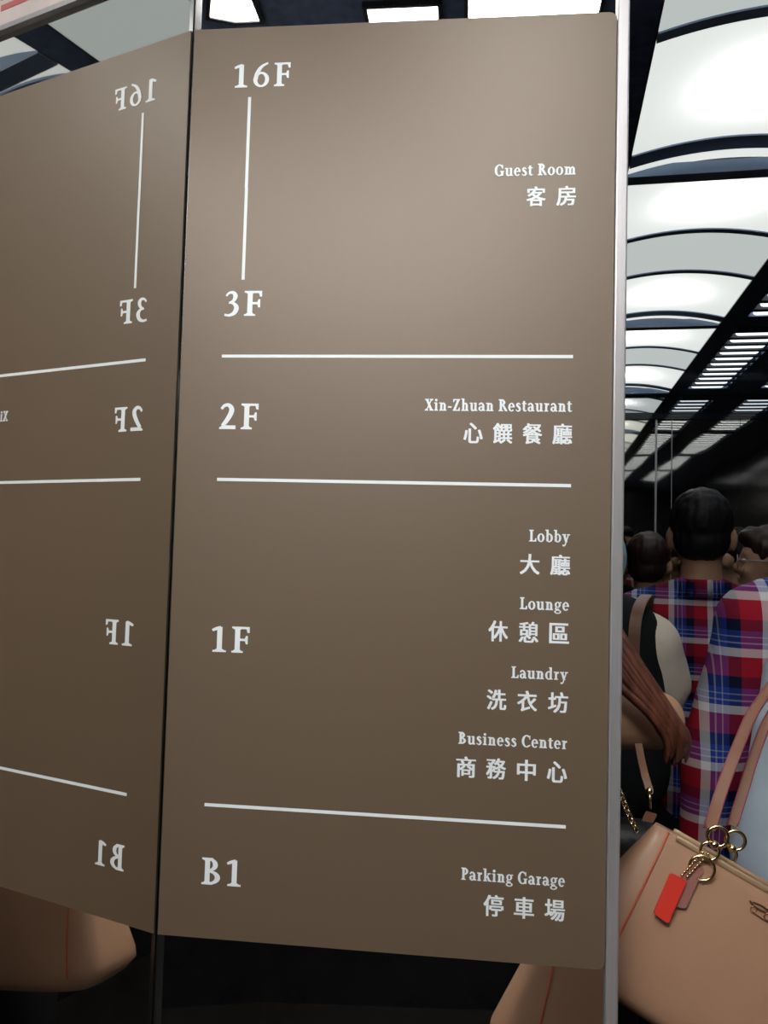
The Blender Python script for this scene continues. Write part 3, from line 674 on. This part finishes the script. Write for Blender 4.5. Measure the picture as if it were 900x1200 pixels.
# ================================================================== handbags
def tote(label, group=None, straps=None):
    """leather tote in its own frame: x along the rim, z up from the base, y through it (front = -y)"""
    t = thing('handbag', label, 'handbag', None, group)
    Hb = .158; N = 48; rows = []; b = bmesh.new()
    def hw(q): return .205 - .035 * q
    def hd(q): return .040 * (1 - q) ** .8 + .010
    for j in range(15):
        q = j / 14; inset = 1 - .10 * (1 - min(q / .12, 1)) ** 2
        bul = 1 + .12 * math.sin(PI * q)
        ro = []
        for i in range(N):
            a = 2 * PI * i / N; c, s = math.cos(a), math.sin(a); e = .32
            x = hw(q) * inset * math.copysign(abs(c) ** e, c); y = hd(q) * inset * bul * math.copysign(abs(s) ** (e + .1), s)
            ro.append(b.verts.new((x, y, Hb * q)))
        rows.append(ro)
    for r0, r1 in zip(rows, rows[1:]):
        for i in range(N): b.faces.new((r0[i], r0[(i + 1) % N], r1[(i + 1) % N], r1[i]))
    b.faces.new(rows[0][::-1]); b.faces.new(rows[-1])
    obj('body', b, M['leather'], t, True)
    def front(x, z):                      # a point on the front face
        q = z / Hb; inset = 1 - .10 * (1 - min(q / .12, 1)) ** 2; bul = 1 + .12 * math.sin(PI * q)
        c = min(abs(x) / (hw(q) * inset), 1) ** (1 / .32); s = math.sqrt(max(0, 1 - c * c)) ** .42
        return Vector((x, -hd(q) * inset * bul * s, z))
    for sd in (-1, 1):
        b = bmesh.new(); pts = [front(sd * (.158 + .004 * k / 9), Hb * (1 - k / 10)) + Vector((0, -.001, 0)) for k in range(10)]
        tube(b, pts, .0011, 6); obj('piping', b, M['piping'], t, True)
    b = rbox(-.150, .172, -.0125, -.0085, Hb - .003, Hb + .003, .0015, 2); obj('rim', b, M['rim'], t, True)
    b = rbox(-.150, .172, .0085, .0125, Hb - .003, Hb + .003, .0015, 2); obj('rim', b, M['rim'], t, True)
    # swivel fittings, key ring, bead chain, red and pink tags
    for (x, y) in ((-.119, -.015), (-.094, .014)):
        b = bmesh.new(); ring(b, (x, y, Hb + .006), .0085, .0016, (0, 1, 0)); h = obj('strap_fitting', b, M['gold'], t, True)
        b = bmesh.new(); ball(b, (x, y - .003, Hb + .014), .0042); ring(b, (x, y, Hb + .022), .0095, .0018, (0, 1, 0)); obj('swivel', b, M['gold'], h, True)
    yk = front(-.119, Hb - .02).y - .004
    b = bmesh.new(); ring(b, (-.120, yk, Hb - .011), .0115, .0015, (0.1, 1, 0)); obj('key_ring', b, M['gold'], t, True)
    return t, front, Hb
bag, front, Hb = tote('tan leather handbag with red tag hanging beside the right edge of the sign')
VBAG = 0.87
corner_pt = at(771, 966, VBAG)
tilt = math.radians(26.5)
mw = Matrix.Rotation(-A, 4, 'Z') @ Matrix.Rotation(tilt, 4, 'Y')
bag.matrix_world = Matrix.Translation(corner_pt - mw @ Vector((-.168, 0, .158))) @ mw
inv = bag.matrix_world.inverted()
def onbag(px, py, dy=0.0):               # a point over the bag's front, in the bag's frame
    q = inv @ at(px, py, VBAG - .05); o = inv @ CAM; d = (q - o)
    best = min(range(400), key=lambda k: abs((o + d * (.7 + k * .0015)).y - front((o + d * (.7 + k * .0015)).x, max(0, min(.158, (o + d * (.7 + k * .0015)).z))).y))
    return o + d * (.7 + best * .0015) + Vector((0, -dy, 0))
b = bmesh.new(); P = [onbag(820, 1002, .006), onbag(812, 1010, .006), onbag(800, 1022, .007)]
for sidex in (0, 1):
    for k in range(9):
        q = onbag(822 - 24 * k / 8 + 6 * sidex, 996 + 26 * k / 8 + 2 * sidex, .007); ball(b, q, .0016, None, 8, 6)
obj('bead_chain', b, M['gold'], bag, True)
def tag_mesh(cs, th, r=.003):
    c = [Vector(q) for q in cs]; ctr = sum(c, Vector()) / 4; nrm = (c[1] - c[0]).cross(c[3] - c[0]).normalized()
    if nrm.y > 0: nrm = -nrm
    out = []
    for i in range(4):
        p, a, d = c[i], c[i - 1], c[(i + 1) % 4]
        for t in (0, .33, .67, 1):
            p0 = p + (a - p).normalized() * r; p1 = p + (d - p).normalized() * r
            out.append(p0 * (1 - t) ** 2 + p * 2 * t * (1 - t) + p1 * t * t)
    b = bmesh.new(); f = [b.verts.new(p + nrm * th) for p in out]; k = [b.verts.new(p) for p in out]
    b.faces.new(f); b.faces.new(k[::-1])
    for i in range(len(out)): b.faces.new((f[i], f[i - 1], k[i - 1], k[i]))
    return b
obj('pink_tag', tag_mesh([onbag(806, 1008, .004), onbag(824, 1016, .004), onbag(802, 1063, .004), onbag(790, 1060, .004)], .0012), M['pink_tag'], bag)
obj('red_tag', tag_mesh([onbag(784, 1019, .0065), onbag(803, 1029, .0065), onbag(781, 1079, .0065), onbag(764, 1066, .0065)], .0026), M['red_tag'], bag)['label'] = 'red leather tag'
# embossed horse-and-carriage mark: body, wheels, seat, team and ground line
b = bmesh.new()
def emb(pts, w): tube(b, [front(x, Hb - .018 + (z - Hb + .018) * .55) + Vector((0, -.0008, 0)) for x, z in catmull(pts, 4)], w, 5)
lx, lz = -.068, Hb - .018
emb([(lx, lz + .004), (lx + .004, lz), (lx + .012, lz - .001), (lx + .020, lz + .002), (lx + .022, lz + .006)], .0011)
emb([(lx + .002, lz + .004), (lx + .010, lz + .006), (lx + .018, lz + .005)], .0009)
emb([(lx + .018, lz + .009), (lx + .022, lz + .012), (lx + .026, lz + .010)], .0012); emb([(lx + .023, lz + .005), (lx + .030, lz + .004), (lx + .040, lz + .005)], .0009)
for cx, r_ in ((lx + .006, .0045), (lx + .020, .0055)): ring(b, front(cx, lz - .0025) + Vector((0, -.0008, 0)), r_ * .6, .0006, (0, 1, 0), 16, 5)
for k in range(2):
    x0 = lx + .038 + .010 * k; emb([(x0, lz + .004), (x0 + .008, lz + .004), (x0 + .012, lz + .010), (x0 + .015, lz + .008)], .0012)
    for q in (0, .003, .007, .009): emb([(x0 + q, lz + .003), (x0 + q + .001, lz - .003), (x0 + q - .001, lz - .009)], .0006)
emb([(lx + .004, lz - .010), (lx + .018, lz - .0115), (lx + .030, lz - .011)], .0007)
obj('emblem', b, M['emboss'], bag, True)['label'] = 'embossed horse and carriage mark'
# straps up to the shoulder of the person in light blue
for (pts, wv) in ((((832, 971, .855), (846, 925, .87), (866, 872, .90), (888, 826, .95), (935, 770, 1.0), (985, 748, 1.06)), .0100),
                  (((858, 968, .89), (870, 930, .905), (884, 885, .93), (905, 835, .965), (950, 776, 1.01), (1000, 750, 1.08)), .0085)):
    q = [inv @ Vector(p) for p in catmull([tuple(at(*a)) for a in pts], 5)]
    b = bmesh.new(); strap(b, q, wv, .0022, inv.to_3x3() @ EU); so = obj('strap', b, M['leather_strap'], bag)
    b = bmesh.new(); sd = (inv.to_3x3() @ EU).normalized()
    for e in (-1, 1): tube(b, [p + sd * e * wv / 2 for p in q], .0014, 6)
    obj('strap_edge', b, M['maroon'], so, True)

# small black bag with gold chain and a tan strap, hanging from the auburn-haired woman
VK = 0.95
kb = thing('handbag', 'small black bag with gold chain and tan strap below the bare arm', 'handbag', Matrix.Translation(at(730, 1010, VK)))
inv = kb.matrix_world.inverted()
b = rbox(-.11, .04, -.03, .03, -.10, .045, .02, 4); b.transform(Matrix.Rotation(-A, 4, 'Z')); obj('body', b, M['black_leather'], kb, True)
b = bmesh.new()
cpts = [Vector(q) for q in catmull([tuple(at(*a)) for a in ((716, 905, VK - .05), (727, 930, VK - .055), (737, 955, VK - .055), (746, 974, VK - .05))], 5)]
for i in range(len(cpts) - 1):
    d = (cpts[i + 1] - cpts[i]); nrm = d.orthogonal() if i % 2 else d.cross(d.orthogonal()); ring(b, inv @ ((cpts[i] + cpts[i + 1]) / 2), .0032, .0009, nrm, 10, 5)
obj('chain', b, M['gold'], kb, True)
b = bmesh.new(); strap(b, [inv @ Vector(q) for q in catmull([tuple(at(*a)) for a in ((748, 872, VK + .02), (752, 893, VK), (756, 910, VK - .02), (761, 926, VK - .03))], 4)], .008, .003, EU); obj('strap', b, M['leather_strap'], kb)
b = bmesh.new(); tube(b, [inv @ at(761, 925, VK - .03), inv @ at(762, 948, VK - .035)], .0016, 6); ball(b, inv @ at(761, 927, VK - .03), .004); obj('clip', b, M['gold'], kb, True)
obj('tan_tag', tag_mesh([inv @ at(757, 950, VK - .04), inv @ at(770, 954, VK - .04), inv @ at(765, 964, VK - .04), inv @ at(752, 961, VK - .04)], .002, .0015), M['leather_strap'], kb)
# tan strap over the black vest
ks = pe; inv = pe.matrix_world.inverted()
b = bmesh.new(); strap(b, [inv @ Vector(q) for q in catmull([tuple(at(*a)) for a in ((759, 716, VE + .10), (760, 702, VE + .03), (759, 698, VE - .04), (754, 702, VE - .09), (748, 714, VE - .135), (744, 735, VE - .15), (742, 775, VE - .155))], 5)], .022, .004, EU)
obj('shoulder_strap', b, M['leather_strap'], pe)

# the viewer, standing to the right of the camera, with a second tan bag: seen only in the mirror below the sign
pv = make_person(Vector((1.00, -.62, 0)), 0.25, .96, 'person in dark clothes holding a tan bag, seen only in the mirror below the sign', 'black_cloth', 'hair_black', vox=.010, collar=False, arms={-1: ((-.22, -.10, 1.12), (-.16, -.16, .88))})
bag2, f2, _ = tote('second tan leather handbag, seen only in the mirror below the sign')
bag2.matrix_world = Matrix.Translation((.555, -.29, .775)) @ Matrix.Rotation(math.radians(13), 4, 'Y') @ Matrix.Rotation(PI, 4, 'Z') @ Matrix.Scale(1.2, 4)
inv = bag2.matrix_world.inverted()
for x, y in ((-.119, -.015), (-.094, .014)):
    p0 = bag2.matrix_world @ Vector((x, y, .20)); b = bmesh.new()
    q = catmull([tuple(p0), tuple(p0 + Vector((.04, -.05, .10))), (.80, -.45, 1.25), (.84, -.53, 1.345), (.85, -.60, 1.36)], 5)
    strap(b, [inv @ Vector(p) for p in q], .0125, .0035, (0, 0, 1)); obj('strap', b, M['leather_strap'], bag2)
